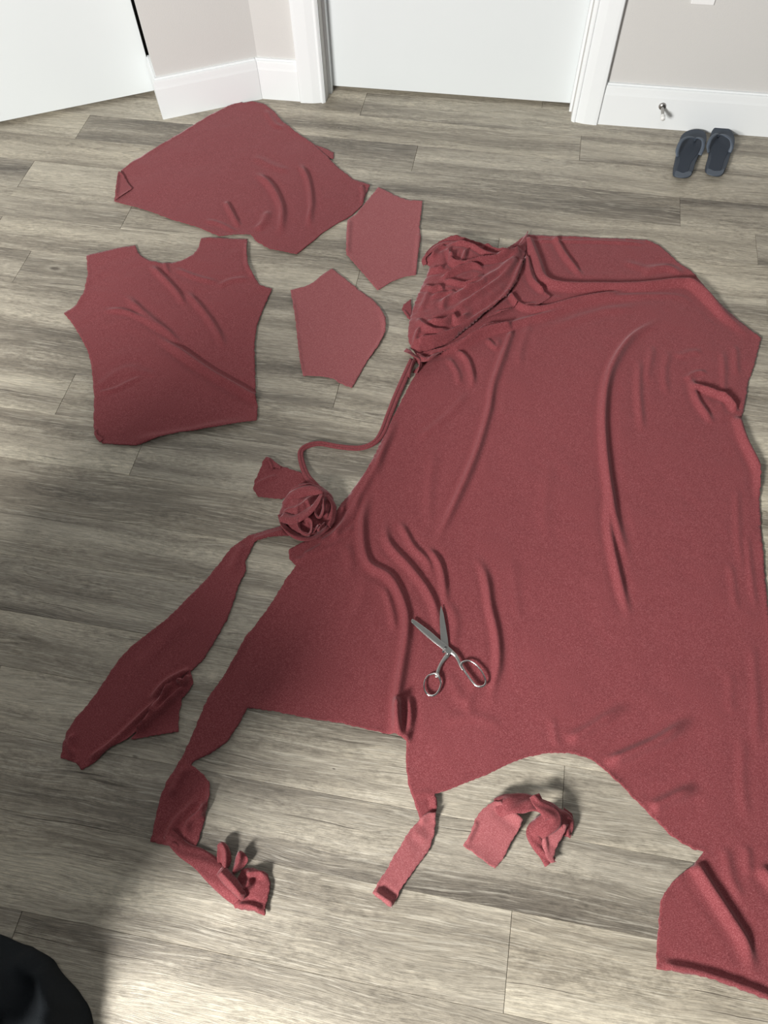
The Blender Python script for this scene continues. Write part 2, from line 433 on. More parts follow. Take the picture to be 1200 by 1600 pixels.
tag(bw.box('wall_niche', -1.00, -0.705, T_, T_ + 0.12, 0, H, M_WALL), 'narrow warm grey wall left of the white door casing', kind='structure')
tag(bw.box('wall_header', -0.705, 0.160, T_, T_ + 0.12, 2.07, H, M_WALL), 'warm grey wall over the white door', kind='structure')
tag(bw.profile('baseboard_right', 0.2515, 2.0, base_prof, M_WHITE), 'tall white baseboard right of the door', kind='structure')
tag(bw.profile('baseboard_middle', -0.944, -0.797, base_prof, M_WHITE), 'short white baseboard left of the door casing', kind='structure')
# casing: stepped moulding either side and over the door
def casing(name, s_in, s_out, label):
    d = 1 if s_out > s_in else -1
    prof = [(s_in, T_), (s_in, 0.004), (s_in + d * .006, 0.000), (s_in + d * .010, 0.000), (s_in + d * .012, 0.003), (s_in + d * .018, 0.001),
            (s_in + d * .040, -0.004), (s_out - d * .012, -0.007), (s_out - d * .003, -0.007), (s_out, -0.004), (s_out, T_)]
    if d < 0: prof = prof[::-1]
    tag(bw.vprofile(name, 0, 2.13, prof, M_WHITE), label, kind='structure')
casing('trim_1', -0.708, -0.7955, 'white door casing left of the closed white door')
casing('trim_2', 0.163, 0.2500, 'white door casing right of the closed white door')
tag(bw.box('trim_3', -0.7955, 0.25, -0.006, T_, 2.045, 2.13, M_WHITE, None, 0.003), 'white casing over the closed white door', kind='structure')
# jambs with stops, and the door leaf set back in them
tag(bw.vprofile('trim_4', 0, 2.05, [(-0.728, 0.006), (-0.706, 0.006), (-0.706, 0.062), (-0.694, 0.062), (-0.694, 0.088), (-0.706, 0.088), (-0.706, 0.15), (-0.728, 0.15)], M_WHITE),
    'white stepped jamb left of the closed white door', kind='structure')
tag(bw.vprofile('trim_5', 0, 2.05, [(0.183, 0.006), (0.161, 0.006), (0.161, 0.062), (0.152, 0.062), (0.152, 0.088), (0.161, 0.088), (0.161, 0.15), (0.183, 0.15)][::-1], M_WHITE),
    'white stepped jamb right of the closed white door', kind='structure')
d2 = bw.box('door_2', -0.7045, 0.1595, 0.090, 0.125, 0.013, 2.045, M_DOOR, None, 0.0015)
tag(d2, 'closed flat white door in the back wall', kind='structure')

cn = np.array([-1.251, 2.390]); inn = np.array([-0.938, 2.562]); dv = inn - cn; ang = math.atan2(dv[1], dv[0]); LN = float(np.hypot(*dv))
aw = Frame(cn[0], cn[1], ang)
tag(aw.box('wall_left', T_, LN + 0.03, T_, 0.150, 0, H, M_WALL), 'short angled warm grey wall between the two white doors', kind='structure')
tag(aw.profile('baseboard_left', 0.0, LN + 0.002, base_prof, M_WHITE, None, 1.0, -0.25), 'white baseboard along the short angled wall', kind='structure')
# baseboard return on the wall end
rt = Frame(*aw.p(0, 0.16, 0)[:2], ang - PI / 2)
tag(rt.profile('baseboard_return', 0.0, 0.16, base_prof, M_WHITE, None, 0.0, -1.0), 'white baseboard return round the wall end beside the left door', kind='structure')
d1 = aw.box('door_1', -0.80, 0.006, 0.165, 0.20, 0.013, 2.045, M_DOOR, None, 0.0015)
tag(d1, 'flat white door at the left, set back behind the wall end', kind='structure')
tag(aw.box('gap_shade_panel', -0.83, 0.03, 0.215, 0.24, 0, H, M_DARK), 'dark panel behind the left door, coloured as the shade in the gap', kind='structure')  # near-black panel, the shade of the door gap put into its colour
tag(aw.box('wall_side', -2.6, -0.815, 0.150, 0.215, 0, H, M_WALL), 'wall beyond the left door', kind='structure')
tag(bw.box('wall_closet', -0.9, 0.4, 0.45, 0.5, 0, H, M_WALL), 'wall behind the closed white door', kind='structure')
# added unseen stepped block behind the viewer, shaped to shade the near left floor
V, Q = boxv(-1.46, -0.72, -0.40, -0.28, 0, 0.80)
V2, Q2 = boxv(-1.44, -1.03, -0.40, -0.28, 0.80, 1.08)
V = V + V2; Q = Q + [tuple(k + 8 for k in f) for f in Q2]
tag(mesh_obj('added_shade_block', V, Q, M_WALL), 'added unseen stepped block behind the viewer that shades the near left floor', kind='structure')

# outlet plate
def on_wall(x, y, fr, n=T_):
    d = MR.T @ np.array([(x - 600) / FPX, -(y - 800) / FPX, 1.0]); nn = np.array([*fr.n, 0]); o = np.array(fr.p(0, n, 0))
    t = ((o - np.array([0, 0, CH])) @ nn) / (d @ nn); w_ = d * t + np.array([0, 0, CH])
    return float((w_[:2] - np.array(fr.o)) @ np.array(fr.u)), float(w_[2])
s0, zb = on_wall(1079, 5, bw); s1, _ = on_wall(1114.5, 9, bw)
sm = (s0 + s1) / 2
op = empty('outlet_cover', bw.p(sm, T_, zb), 'white cover plate on the grey wall above the right baseboard', 'outlet')
bw.box('plate', s0, s1, T_ - 0.006, T_ + 0.0005, zb, zb + 0.115, M_PLATE, op, 0.002)
for dz in (0.022, 0.065):
    sk = bw.box('socket', sm - 0.016, sm + 0.016, T_ - 0.0075, T_ - 0.005, zb + dz, zb + dz + 0.028, M_PLATE, op, 0.004)
    for q_ in (-0.006, 0.006):
        bw.box('slot', sm + q_ - 0.001, sm + q_ + 0.001, T_ - 0.0078, T_ - 0.006, zb + dz + 0.012, zb + dz + 0.021, M_DARK, sk)

# door stop
ss, zs = on_wall(1035, 166, bw, 0.0)
ds = empty('door_stop', bw.p(ss, 0, zs), 'short metal door stop with white tip on the right baseboard', 'door stop')
dirp = lambda n: np.array(bw.p(ss, n, zs))
def rod(name, a, b, ra, rb, mat): return tube(name, ds, [dirp(a), (dirp(a) + dirp(b)) / 2, dirp(b)], [ra, (ra + rb) / 2, rb], mat, 16, n=3)
rod('base_plate', 0.0, -0.006, 0.0125, 0.010, M_NICKEL)
rod('rod', -0.005, -0.055, 0.0055, 0.0050, M_NICKEL)
rod('rubber_tip', -0.054, -0.072, 0.0078, 0.0070, M_RUB)

# ------------------------------------------------------------------ cut pieces of jersey lying on the floor
FG = None
t = empty('rounded_fabric_panel', F(380, 280), 'largest of the separate rose cloth pieces, rounded top, nearest the walls', 'fabric piece')
sheet('panel_cloth', t, [(190, 268), (215, 250), (245, 232), (290, 205), (325, 183), (350, 170), (366, 164), (373, 158), (379, 163), (395, 161), (412, 164), (428, 175),
       (440, 190), (462, 208), (490, 226), (503, 238), (530, 265), (552, 281), (578, 291), (573, 303), (567, 322), (550, 338), (536, 346), (505, 365), (485, 382), (464, 399),
       (440, 394), (420, 390), (400, 378), (392, 368), (374, 368), (344, 371), (310, 357), (270, 345), (230, 330), (200, 322), (179, 316), (183, 295)],
      [([(400, 270), (425, 295), (440, 325), (441, 350), (436, 372)], .009, .011), ([(468, 256), (482, 285), (487, 320), (484, 345), (486, 360)], .008, .009),
       ([(352, 315), (368, 345), (375, 358)], .007, .008), ([(400, 362), (412, 350), (420, 330)], .005, .012), ([(415, 172), (430, 196), (450, 203)], .003, .01),
       ([(320, 345), (345, 352), (372, 366)], .003, .008), ([(395, 245), (430, 262), (455, 270)], .002, .014), ([(565, 292), (568, 305), (566, 320)], .006, .006, 0, .1, .1)],
      seed=11, noise=.0008, fs=1.25)
sheet('folded_corner', t, [(187, 271), (193, 276), (208, 298), (196, 306), (181, 316), (183, 295)], [([(186, 273), (182, 314)], .004, .006)], z0=.0065, step=.004, curl=.0035, seed=12)
sheet('back_flap', t, [(490, 227), (508, 233), (522, 240), (521, 250), (505, 244)], [], z0=.0022, step=.005, seed=13)

t = empty('bodice_fabric_panel', F(265, 530), 'rose cloth bodice piece with a scooped neckline and cut armholes', 'fabric piece')
sheet('panel_cloth', t, [(136, 401), (175, 392), (212, 385), (216, 396), (225, 404), (236, 410), (250, 412), (270, 412), (287, 408), (303, 400), (311, 388), (315, 374), (350, 374), (387, 375),
       (386, 395), (388, 415), (396, 432), (408, 448), (426, 453), (420, 465), (410, 488), (402, 510), (398, 540), (399, 580), (400, 620), (403, 635), (402, 658), (370, 664), (330, 671),
       (285, 678), (250, 686), (214, 698), (190, 697), (160, 694), (152, 684), (147, 668), (148, 620), (145, 580), (138, 550), (130, 535), (118, 513), (101, 491), (120, 478), (132, 458), (138, 430)],
      [([(235, 415), (262, 442), (278, 460), (292, 482)], .006, .009), ([(290, 455), (320, 490), (340, 520), (353, 550)], .0055, .009),
       ([(243, 524), (290, 558), (330, 585), (370, 608), (398, 624)], .010, .010, 0, .3, 0), ([(160, 486), (195, 488), (225, 500), (262, 524)], .004, .008),
       ([(195, 462), (225, 490), (262, 520), (290, 548)], .0045, .009), ([(150, 617), (180, 610), (205, 598), (228, 588)], .003, .007), ([(258, 412), (264, 430)], .004, .006),
       ([(272, 420), (310, 436), (345, 444)], .003, .008), ([(148, 612), (190, 580), (230, 575)], .002, .012), ([(386, 380), (387, 415), (398, 435)], .004, .006, 0, .1, .1),
       ([(200, 692), (250, 684), (330, 668), (395, 656)], .003, .012), ([(180, 590), (220, 582), (250, 590)], .0015, .01), ([(340, 450), (362, 440), (390, 436)], .0025, .009)],
      seed=21, noise=.0011, nscale=34, fs=1.5)
sheet('folded_corner', t, [(150, 672), (155, 683), (163, 689), (157, 694), (149, 682)], [], z0=.006, step=.004, seed=22)

t = empty('sleeve_fabric_panel', F(602, 375), 'small rose hexagonal cloth piece, upper right of two', 'fabric piece')
sheet('panel_cloth', t, [(591, 294), (607, 301), (625, 310), (640, 315), (660, 316), (658, 335), (655, 358), (658, 372), (653, 402), (650, 431), (630, 435), (612, 442), (590, 455), (575, 438), (558, 418),
       (541, 399), (541, 370), (543, 345), (556, 337), (570, 320)],
      [([(546, 345), (543, 398)], .005, .007, 0, .1, .1), ([(654, 365), (650, 428)], .004, .006, 0, .1, .1)], seed=31, noise=.0004, mat=M_REV)
t = empty('sleeve_fabric_panel', F(530, 510), 'small rose cloth piece with one rounded side, beside the bodice piece', 'fabric piece')
sheet('panel_cloth', t, [(519, 421), (535, 434), (558, 452), (580, 467), (593, 481), (603, 500), (602, 522), (590, 545), (573, 567), (560, 590), (550, 608), (532, 601), (520, 593), (500, 589), (474, 589),
       (470, 570), (466, 540), (462, 500), (458, 475), (454, 455), (475, 450), (490, 443), (505, 430)],
      [([(596, 490), (602, 512), (595, 535), (572, 567)], .005, .006, 0, .2, .2), ([(458, 470), (468, 560), (475, 586)], .003, .005, 0, .1, .1)], seed=41, noise=.0004, mat=M_REV)

# ------------------------------------------------------------------ the big cut garment
g = empty('cut_dress_fabric', F(850, 800), 'huge rose jersey garment cut open and spread over the right half', 'fabric')
main_out = [(822, 369), (870, 370), (940, 373), (1010, 377), (1030, 386), (1060, 412), (1085, 430), (1110, 460), (1150, 500), (1188, 530), (1178, 570), (1168, 600), (1163, 630), (1158, 656),
            (1166, 690), (1183, 722), (1185, 780), (1190, 850), (1196, 920), (1199, 960), (1204, 1000), (1216, 1100), (1228, 1300), (1236, 1440), (1238, 1584), (1200, 1564), (1150, 1545), (1100, 1527), (1060, 1520),
            (1024, 1514), (1025, 1480), (1030, 1412), (1037, 1395), (1050, 1378), (1082, 1352), (1098, 1331), (1080, 1327), (1050, 1308), (1000, 1259), (972, 1230), (945, 1205), (930, 1192), (915, 1184), (885, 1177),
            (850, 1178), (825, 1183), (800, 1192), (760, 1212), (720, 1227), (700, 1235), (679, 1241), (683, 1256), (681, 1271), (668, 1277), (657, 1283), (650, 1264), (645, 1247), (637, 1222), (634, 1190), (635, 1160), (620, 1150), (580, 1142), (530, 1130), (490, 1125), (430, 1112), (387, 1107),
            (372, 1135), (355, 1160), (330, 1178), (303, 1191), (299, 1196), (312, 1205), (328, 1222), (330, 1240), (327, 1258), (318, 1290), (307, 1326), (285, 1330), (262, 1322), (236, 1316), (240, 1300), (243, 1282), (252, 1245), (262, 1220), (274, 1202), (285, 1185), (305, 1140), (325, 1092), (350, 1058), (375, 1015), (385, 995), (400, 978), (422, 948), (448, 905), (463, 885),
            (452, 874), (452, 860), (470, 850), (500, 838), (518, 812), (532, 790), (545, 774), (572, 740), (600, 682), (632, 618), (650, 585), (655, 572), (648, 550), (660, 500), (672, 440), (700, 410), (780, 398)]
mf = [
 ([(294, 1196), (278, 1222), (268, 1248)], .007, .009), ([(262, 1310), (275, 1285), (305, 1255), (312, 1250)], .010, .007), ([(264, 1296), (270, 1315), (290, 1328)], .009, .006), ([(314, 1252), (318, 1268), (296, 1285), (290, 1310)], .011, .006),
 ([(329, 1228), (328, 1255), (302, 1284)], .012, .007), ([(240, 1312), (265, 1318), (290, 1328)], .006, .006), ([(648, 1245), (660, 1241), (676, 1240)], .002, .006), ([(679, 1244), (681, 1268)], .008, .006, 0, .1, .1),
 ([(801, 515), (785, 560), (770, 605), (762, 650), (742, 715), (712, 785), (685, 838), (672, 858)], .011, .009, 0, .04, .2),
 ([(1035, 498), (985, 530), (953, 580), (942, 640), (944, 710), (955, 790), (970, 850), (984, 888)], .015, .0105, .15, .2, .2),
 ([(946, 770), (953, 840), (966, 905), (984, 975)], .009, .009, 0, .2, .3),
 ([(822, 372), (838, 412), (850, 440), (880, 450), (940, 451), (1000, 450), (1060, 444), (1090, 452), (1130, 492), (1180, 535)], .018, .014, 0, .03, .25),
 ([(800, 462), (815, 482), (850, 484), (905, 470), (960, 460), (985, 457)], .014, .009, 0, .15, .2),
 ([(705, 548), (760, 520), (802, 508), (850, 494), (900, 478), (960, 466), (1050, 462), (1095, 480)], .010, .012, 0, .1, .4),
 ([(866, 372), (880, 398), (897, 420), (912, 436)], .010, .008, 0, .05, .3),
 ([(826, 378), (860, 378), (940, 379), (1010, 383)], .004, .006, 0, .1, .1),
 ([(1068, 440), (1100, 470), (1140, 510)], .007, .012), ([(1000, 430), (1040, 420), (1070, 432)], .005, .013), ([(970, 410), (1010, 420), (1060, 418)], .003, .012),
 ([(1080, 604), (1108, 614), (1135, 626), (1149, 646)], .016, .0075, 0, .15, .1), ([(1149, 650), (1162, 690), (1185, 740), (1186, 790)], .014, .010, 0, .1, .3),
 ([(1080, 590), (1088, 625), (1104, 650), (1113, 665)], .008, .009), ([(1070, 595), (1085, 585), (1105, 583)], .005, .007), ([(1000, 560), (997, 610), (1003, 680)], .0045, .009),
 ([(1045, 548), (1038, 580), (1040, 620)], .003, .009), ([(1055, 560), (1080, 552), (1098, 552)], .003, .01), ([(1020, 540), (1012, 580), (1008, 600)], .003, .009),
 ([(578, 760), (566, 820), (574, 880), (610, 905), (632, 950), (635, 990), (628, 1040), (620, 1090), (616, 1146)], .013, .010, .1, .2, 0),
 ([(603, 808), (607, 850), (640, 888), (668, 925), (682, 960), (686, 1010)], .010, .009, 0, .25, .3),
 ([(624, 815), (645, 855), (668, 878), (676, 900)], .007, .008), ([(667, 855), (687, 885), (694, 920), (695, 955)], .010, .008, 0, .2, .4),
 ([(742, 868), (757, 900), (765, 950), (775, 995), (777, 1040), (768, 1080), (766, 1110)], .010, .009, .15, .25, .3),
 ([(600, 915), (612, 955), (618, 990)], .006, .009), ([(700, 940), (712, 975), (705, 1020)], .003, .010), ([(650, 895), (640, 930), (655, 960)], .002, .01),
 ([(712, 548), (730, 565), (738, 592), (735, 610)], .009, .008, 0, .1, .3), ([(700, 560), (715, 585), (716, 605)], .005, .008), ([(758, 528), (775, 545), (782, 530)], .005, .007),
 ([(645, 566), (670, 556), (712, 545), (752, 524), (800, 512)], .016, .008, 0, .05, .05),
 ([(884, 1160), (920, 1140), (960, 1115), (985, 1102)], .009, .011, 0, .15, .4), ([(942, 1194), (985, 1176), (1030, 1155), (1085, 1120)], .015, .012, -.2, .15, .35), ([(1012, 1264), (1050, 1246), (1092, 1226)], .012, .012, -.2, .15, .4),
 ([(1083, 1348), (1108, 1388), (1142, 1440), (1164, 1478), (1176, 1530)], .014, .0115, 0, .06, .35), ([(1184, 1352), (1200, 1372), (1222, 1400)], .010, .011),
 ([(1030, 1508), (1080, 1517), (1140, 1535), (1205, 1560)], .010, .008, 0, .1, .05), ([(1130, 1320), (1140, 1370), (1160, 1410)], .003, .010), ([(1165, 1320), (1168, 1370)], .003, .009),
 ([(1150, 760), (1152, 830), (1160, 900)], .002, .008), ([(1165, 830), (1172, 900), (1180, 960)], .0025, .007), ([(1140, 880), (1150, 960)], .002, .008), ([(1175, 1000), (1180, 1100), (1182, 1180)], .002, .009),
 ([(1160, 1150), (1158, 1220), (1166, 1290)], .002, .010), ([(1140, 1050), (1140, 1120)], .0015, .01),
 ([(520, 845), (548, 800), (585, 735), (620, 660)], .010, .008, 0, .05, .3), ([(500, 850), (540, 822), (556, 800), (566, 770)], .008, .007, 0, .05, .3), ([(474, 870), (510, 850), (545, 830), (560, 812)], .008, .007, 0, .05, .3),
 ([(462, 880), (490, 868), (520, 855), (548, 836)], .006, .008, 0, .05, .3), ([(536, 800), (556, 770), (590, 710)], .008, .007, 0, .05, .2), ([(540, 850), (548, 880), (540, 905)], .003, .012),
 ([(620, 1090), (622, 1125), (627, 1152)], .018, .009, 0, .2, 0), ([(636, 1080), (640, 1120), (636, 1156)], .014, .008, 0, .3, 0),
 ([(620, 655), (600, 700), (585, 760)], .004, .010), ([(575, 900), (560, 950), (530, 990)], .002, .014), ([(650, 690), (700, 650), (735, 610)], .0035, .010), ([(730, 1120), (735, 1090), (745, 1060)], .002, .01),
 ([(862, 1120), (866, 1150), (872, 1172)], .002, .008), ([(395, 985), (372, 1022), (350, 1062)], .003, .006), ([(680, 700), (672, 760), (668, 830)], .002, .012), ([(800, 870), (805, 930), (812, 980)], .0012, .012),
 ([(690, 1130), (740, 1120), (790, 1140)], .0015, .012), ([(860, 720), (850, 800), (860, 860)], .001, .014), ([(700, 1050), (720, 1090), (740, 1100)], .0018, .012),
 ([(1128, 545), (1130, 600), (1124, 650)], .003, .008), ([(1148, 540), (1150, 590)], .003, .008), ([(860, 515), (930, 490), (1000, 480)], .003, .014), ([(830, 500), (815, 540), (808, 580)], .003, .010)]
sheet('main_cloth', g, main_out, mf, seed=51, step=.0056, noise=.0009, nscale=30)

# gathered hood at the upper left of the big garment
heap = [(824, 366), (812, 384), (800, 396), (780, 399), (755, 394), (735, 386), (715, 379), (700, 379), (684, 387), (672, 397), (661, 408), (662, 417), (671, 421), (667, 433), (660, 450), (651, 470),
        (644, 490), (639, 510), (637, 530), (641, 548), (652, 560), (668, 555), (700, 540), (725, 522), (752, 502), (775, 484), (793, 468), (806, 448), (813, 430), (819, 405), (823, 385)]
hf = [([(664, 416), (668, 404), (688, 389), (715, 384), (745, 390), (780, 402), (814, 390)], .014, .006, 0, .08, .08),
      ([(700, 396), (730, 400), (762, 414), (790, 412), (812, 398)], .013, .0055, 0, .15, .1), ([(703, 412), (704, 424), (716, 430), (745, 425), (778, 418), (806, 404)], .018, .0065, 0, .12, .2),
      ([(668, 432), (682, 436), (694, 433)], .016, .006), ([(688, 452), (705, 442), (735, 432), (756, 436)], .017, .007), ([(690, 452), (718, 460), (738, 456), (755, 444)], .012, .006),
      ([(660, 454), (672, 466), (686, 464), (692, 472)], .012, .006), ([(662, 518), (690, 520), (706, 510), (714, 515), (738, 500)], .016, .007), ([(650, 508), (660, 524), (680, 532), (704, 524)], .011, .007),
      ([(645, 546), (690, 536), (745, 504), (792, 466), (818, 410)], .013, .007, 0, .05, .05), ([(668, 494), (700, 484), (745, 458), (785, 432), (812, 400)], .010, .010, 0, .3, .05),
      ([(727, 408), (722, 422), (714, 430)], .013, .006), ([(698, 404), (702, 416), (714, 424)], .012, .006), ([(688, 500), (696, 482), (712, 470)], .008, .008), ([(646, 550), (650, 536), (656, 524)], .010, .006),
      ([(700, 505), (740, 478), (780, 448), (808, 415)], .009, .007, 0, .3, .05), ([(672, 480), (690, 474), (712, 470)], .008, .006), ([(740, 402), (760, 396), (790, 402)], .007, .005), ([(672, 416), (684, 402), (698, 398)], .011, .006),
      ([(655, 500), (664, 480), (672, 460)], .006, .008), ([(720, 470), (745, 462), (760, 452)], .007, .006)]
sheet('gathered_hood', g, heap, hf, z0=.008, step=.0045, dome=.030, dw=.022, curl=.006, seed=61, noise=.0015, nscale=60)
ribbon('hood_edge', g, [(664, 415, .012, .016, 60), (664, 402, .022, .018, 40), (690, 382, .030, .018, 20), (725, 381, .030, .016, 10), (765, 396, .026, .014, 10), (800, 396, .020, .014, 10), (824, 368, .012, .010, 0)], bow=.004)
sheet('side_flap', g, [(642, 470), (630, 478), (628, 486), (636, 498), (645, 504)], [([(630, 486), (640, 499)], .004, .004)], z0=.004, step=.004, seed=63)
# layers peeping from under the hood
sheet('under_fold', g, [(812, 430), (822, 398), (834, 430), (842, 455), (860, 468), (830, 486), (808, 478), (793, 490), (760, 500), (768, 490), (795, 466)],
      [([(822, 405), (830, 440), (850, 462)], .010, .008, 0, .05, .1), ([(796, 464), (812, 486)], .012, .007, 0, .1, .1), ([(770, 494), (800, 488), (840, 476)], .008, .006)], z0=.008, step=.0045, curl=.004, seed=64)
sheet('under_fold', g, [(655, 562), (690, 548), (735, 528), (768, 507), (802, 508), (798, 516), (765, 520), (740, 532), (715, 545), (680, 560), (660, 570)],
      [([(662, 564), (700, 548), (740, 528), (762, 514), (798, 512)], .012, .007, 0, .1, .05)], z0=.008, step=.0045, curl=.004, seed=65)
# knot where the tie leaves the hood
ribbon('knot', g, [(636, 548, .010, .020, 20), (646, 558, .026, .026, 50), (655, 568, .018, .024, 100), (648, 582, .008, .016, 140)], bow=.006, wave=.002)
ribbon('knot', g, [(650, 556, .022, .018, -30), (664, 562, .026, .022, 10), (678, 557, .022, .018, 60), (690, 552, .012, .012, 60)], bow=.005, wave=.0015)
ribbon('knot', g, [(648, 562, .020, .014, 70), (642, 574, .020, .018, 90), (638, 590, .010, .014, 80)], bow=.004)
# twisted tie from the knot to the rolled ball
cp = [(645, 562, .012), (634, 586, .009), (620, 618, .007), (608, 648, .007), (597, 676, .007), (584, 692, .007), (562, 700, .006), (530, 698, .006), (500, 693, .006), (480, 697, .006), (470, 706, .007), (472, 724, .008),
      (480, 744, .012), (494, 760, .020), (508, 778, .028), (512, 800, .028)]
for k in (0, 1):
    pts = []
    for i, (x, y, z) in enumerate(cp):
        a = cp[max(i - 1, 0)]; b = cp[min(i + 1, len(cp) - 1)]; tx, ty = b[0] - a[0], b[1] - a[1]; l = math.hypot(tx, ty)
        off = (1 if k else -1) * (2.6 if i < 5 else 1.9)
        p = F(x - ty / l * off, y + tx / l * off, z + (0.0015 if k else 0)); pts.append(p)
    tube('tie_cord', g, pts, [.0052, .0056, .0055, .005, .0046, .0044, .0042, .004, .004, .0045, .0045, .005, .0055, .0055, .005, .004], M_FAB, 10, flat=.75)
# left tail: twisted over, then a ruffled end
ribbon('tail_cloth', g, [(262, 1302, .010, .02, 10), (285, 1326, .010, .030, 20), (312, 1342, .009, .036, 14), (335, 1362, .010, .042, 5), (358, 1390, .012, .034, -10), (372, 1408, .010, .02, -20)], bow=.004, wave=.0012)
sheet('tail_end', g, [(362, 1392), (372, 1372), (380, 1358), (396, 1356), (420, 1366), (424, 1380), (422, 1395), (418, 1410), (415, 1431), (395, 1424), (368, 1420), (363, 1405)],
      [([(385, 1368), (405, 1364), (420, 1368)], .012, .006), ([(370, 1416), (392, 1416), (413, 1424)], .008, .005), ([(378, 1395), (390, 1384), (392, 1372)], .010, .006), ([(366, 1398), (372, 1410)], .006, .005)],
      z0=.006, step=.0035, curl=.003, seed=72, dome=.006, dw=.01)
for ol, z, sd, tl in (([(342, 1322), (349, 1317), (358, 1322), (363, 1335), (362, 1350), (354, 1362), (346, 1356), (341, 1345)], .008, 73, ((350, 1358), 0.0, (350, 1320), .009)),
                      ([(371, 1340), (378, 1331), (387, 1338), (389, 1348), (376, 1362), (366, 1368), (368, 1352)], .008, 74, ((368, 1364), 0.003, (380, 1333), .009))):
    sheet('ruffle', g, ol, [([ol[1], ((ol[1][0] + ol[4][0]) / 2, (ol[1][1] + ol[4][1]) / 2), ol[5]], .010, .006, 0, .1, .1)], z0=z, step=.003, curl=.006, seed=sd, tilt=tl, rnd=True)
sheet('ruffle', g, [(341, 1368), (352, 1355), (364, 1364), (376, 1378), (386, 1394), (386, 1403), (379, 1408), (366, 1397), (352, 1384)], [([(348, 1364), (366, 1382), (382, 1402)], .012, .009, 0, .05, .05)],
      z0=.015, step=.003, curl=.002, seed=75, dome=.008, dw=.008, rnd=True)
# lower strip hanging off the hem
sheet('hem_strip', g, [(656, 1281), (668, 1272), (681, 1271), (679, 1300), (672, 1325), (655, 1350), (636, 1375), (626, 1390), (617, 1410), (612, 1419), (598, 1410), (582, 1396), (592, 1378), (605, 1358), (618, 1334), (632, 1312), (642, 1296)],
      [([(655, 1284), (668, 1276), (680, 1273)], .010, .008, 0, .1, 0), ([(586, 1394), (600, 1404), (614, 1413)], .012, .007, 0, .05, .05), ([(645, 1300), (660, 1310), (668, 1318)], .002, .008)], z0=.005, step=.004, seed=82, curl=.003, noise=.001, nscale=60, mat=M_REV)

# ------------------------------------------------------------------ long sash wound into a ball
s = empty('rolled_fabric_sash', F(330, 950), 'long rose cloth sash wound into a ball, its wide tail running lower left', 'fabric')
sheet('tail', s, [(448, 820), (430, 826), (410, 832), (390, 838), (378, 847), (362, 857), (345, 880), (320, 910), (290, 940), (262, 968), (230, 993), (205, 1012), (185, 1035), (160, 1072), (140, 1100), (118, 1125), (104, 1148),
       (99, 1165), (97, 1186), (112, 1190), (120, 1193), (128, 1204), (150, 1192), (175, 1170), (200, 1158), (222, 1140), (240, 1120), (262, 1090), (285, 1062), (302, 1048), (320, 1030), (338, 1000), (356, 968), (366, 940), (374, 915),
       (385, 893), (384, 878), (392, 862), (398, 850), (420, 843), (440, 840), (456, 838)],
      [([(384, 850), (372, 870), (360, 900)], .004, .012), ([(235, 1100), (262, 1068), (300, 1048)], .010, .008, 0, .2, .1), ([(140, 1190), (180, 1160), (225, 1118), (262, 1085)], .009, .007, 0, .1, .2),
       ([(150, 1196), (190, 1165), (232, 1128)], .007, .006), ([(118, 1145), (110, 1165), (118, 1186)], .006, .006), ([(395, 848), (425, 838), (448, 832)], .007, .010, 0, .1, .1), ([(300, 960), (250, 1010), (200, 1070)], .0018, .018)],
      z0=.004, step=.0055, seed=91, curl=.0025, fs=1.3)
sheet('tail_flap', s, [(298, 1047), (302, 1058), (303, 1070), (296, 1082), (286, 1092), (284, 1105), (281, 1120), (281, 1145), (262, 1148), (242, 1152), (222, 1155), (206, 1158), (222, 1138), (240, 1110), (258, 1084), (276, 1060)],
      [([(215, 1148), (245, 1110), (262, 1082), (270, 1062)], .012, .006, 0, .1, .2), ([(228, 1140), (252, 1112), (276, 1090), (292, 1074)], .012, .006, 0, .1, .1), ([(238, 1122), (248, 1092), (258, 1078)], .008, .005),
       ([(278, 1064), (290, 1070), (297, 1056)], .014, .006), ([(250, 1120), (270, 1100), (284, 1092)], .006, .006)], z0=.008, step=.004, seed=92, curl=.004, fs=1.5)
sheet('end_flap', s, [(417, 716), (425, 722), (438, 729), (455, 735), (480, 744), (487, 757), (470, 770), (450, 778), (441, 782), (425, 780), (405, 779), (397, 768), (398, 756), (406, 738), (412, 722)],
      [([(400, 760), (420, 750), (436, 745)], .004, .006)], z0=.005, step=.004, seed=93)
sheet('folded_corner', s, [(418, 717), (428, 722), (440, 733), (438, 736), (430, 733), (426, 739), (422, 728)], [([(419, 719), (427, 737)], .004, .004)], z0=.009, step=.003, seed=94)
sheet('ball', s, [(447, 782), (455, 768), (470, 760), (488, 758), (505, 764), (518, 775), (527, 795), (524, 815), (512, 832), (495, 843), (475, 845), (456, 838), (443, 826), (437, 806), (441, 792)],
      [([(442, 810), (465, 812), (480, 805), (500, 780)], .008, .007, 0, .1, .1), ([(462, 818), (466, 834), (486, 840), (505, 826)], .010, .006), ([(470, 806), (468, 825), (482, 835), (486, 815)], .008, .005),
       ([(500, 770), (508, 790), (500, 812), (496, 826)], .010, .005), ([(516, 782), (519, 800), (510, 826)], .010, .005), ([(450, 776), (478, 774), (498, 768)], .008, .006), ([(484, 800), (490, 812), (500, 806)], .008, .004)],
      z0=.006, step=.0035, dome=.042, dw=.016, curl=0, seed=95, noise=.0025, nscale=120)
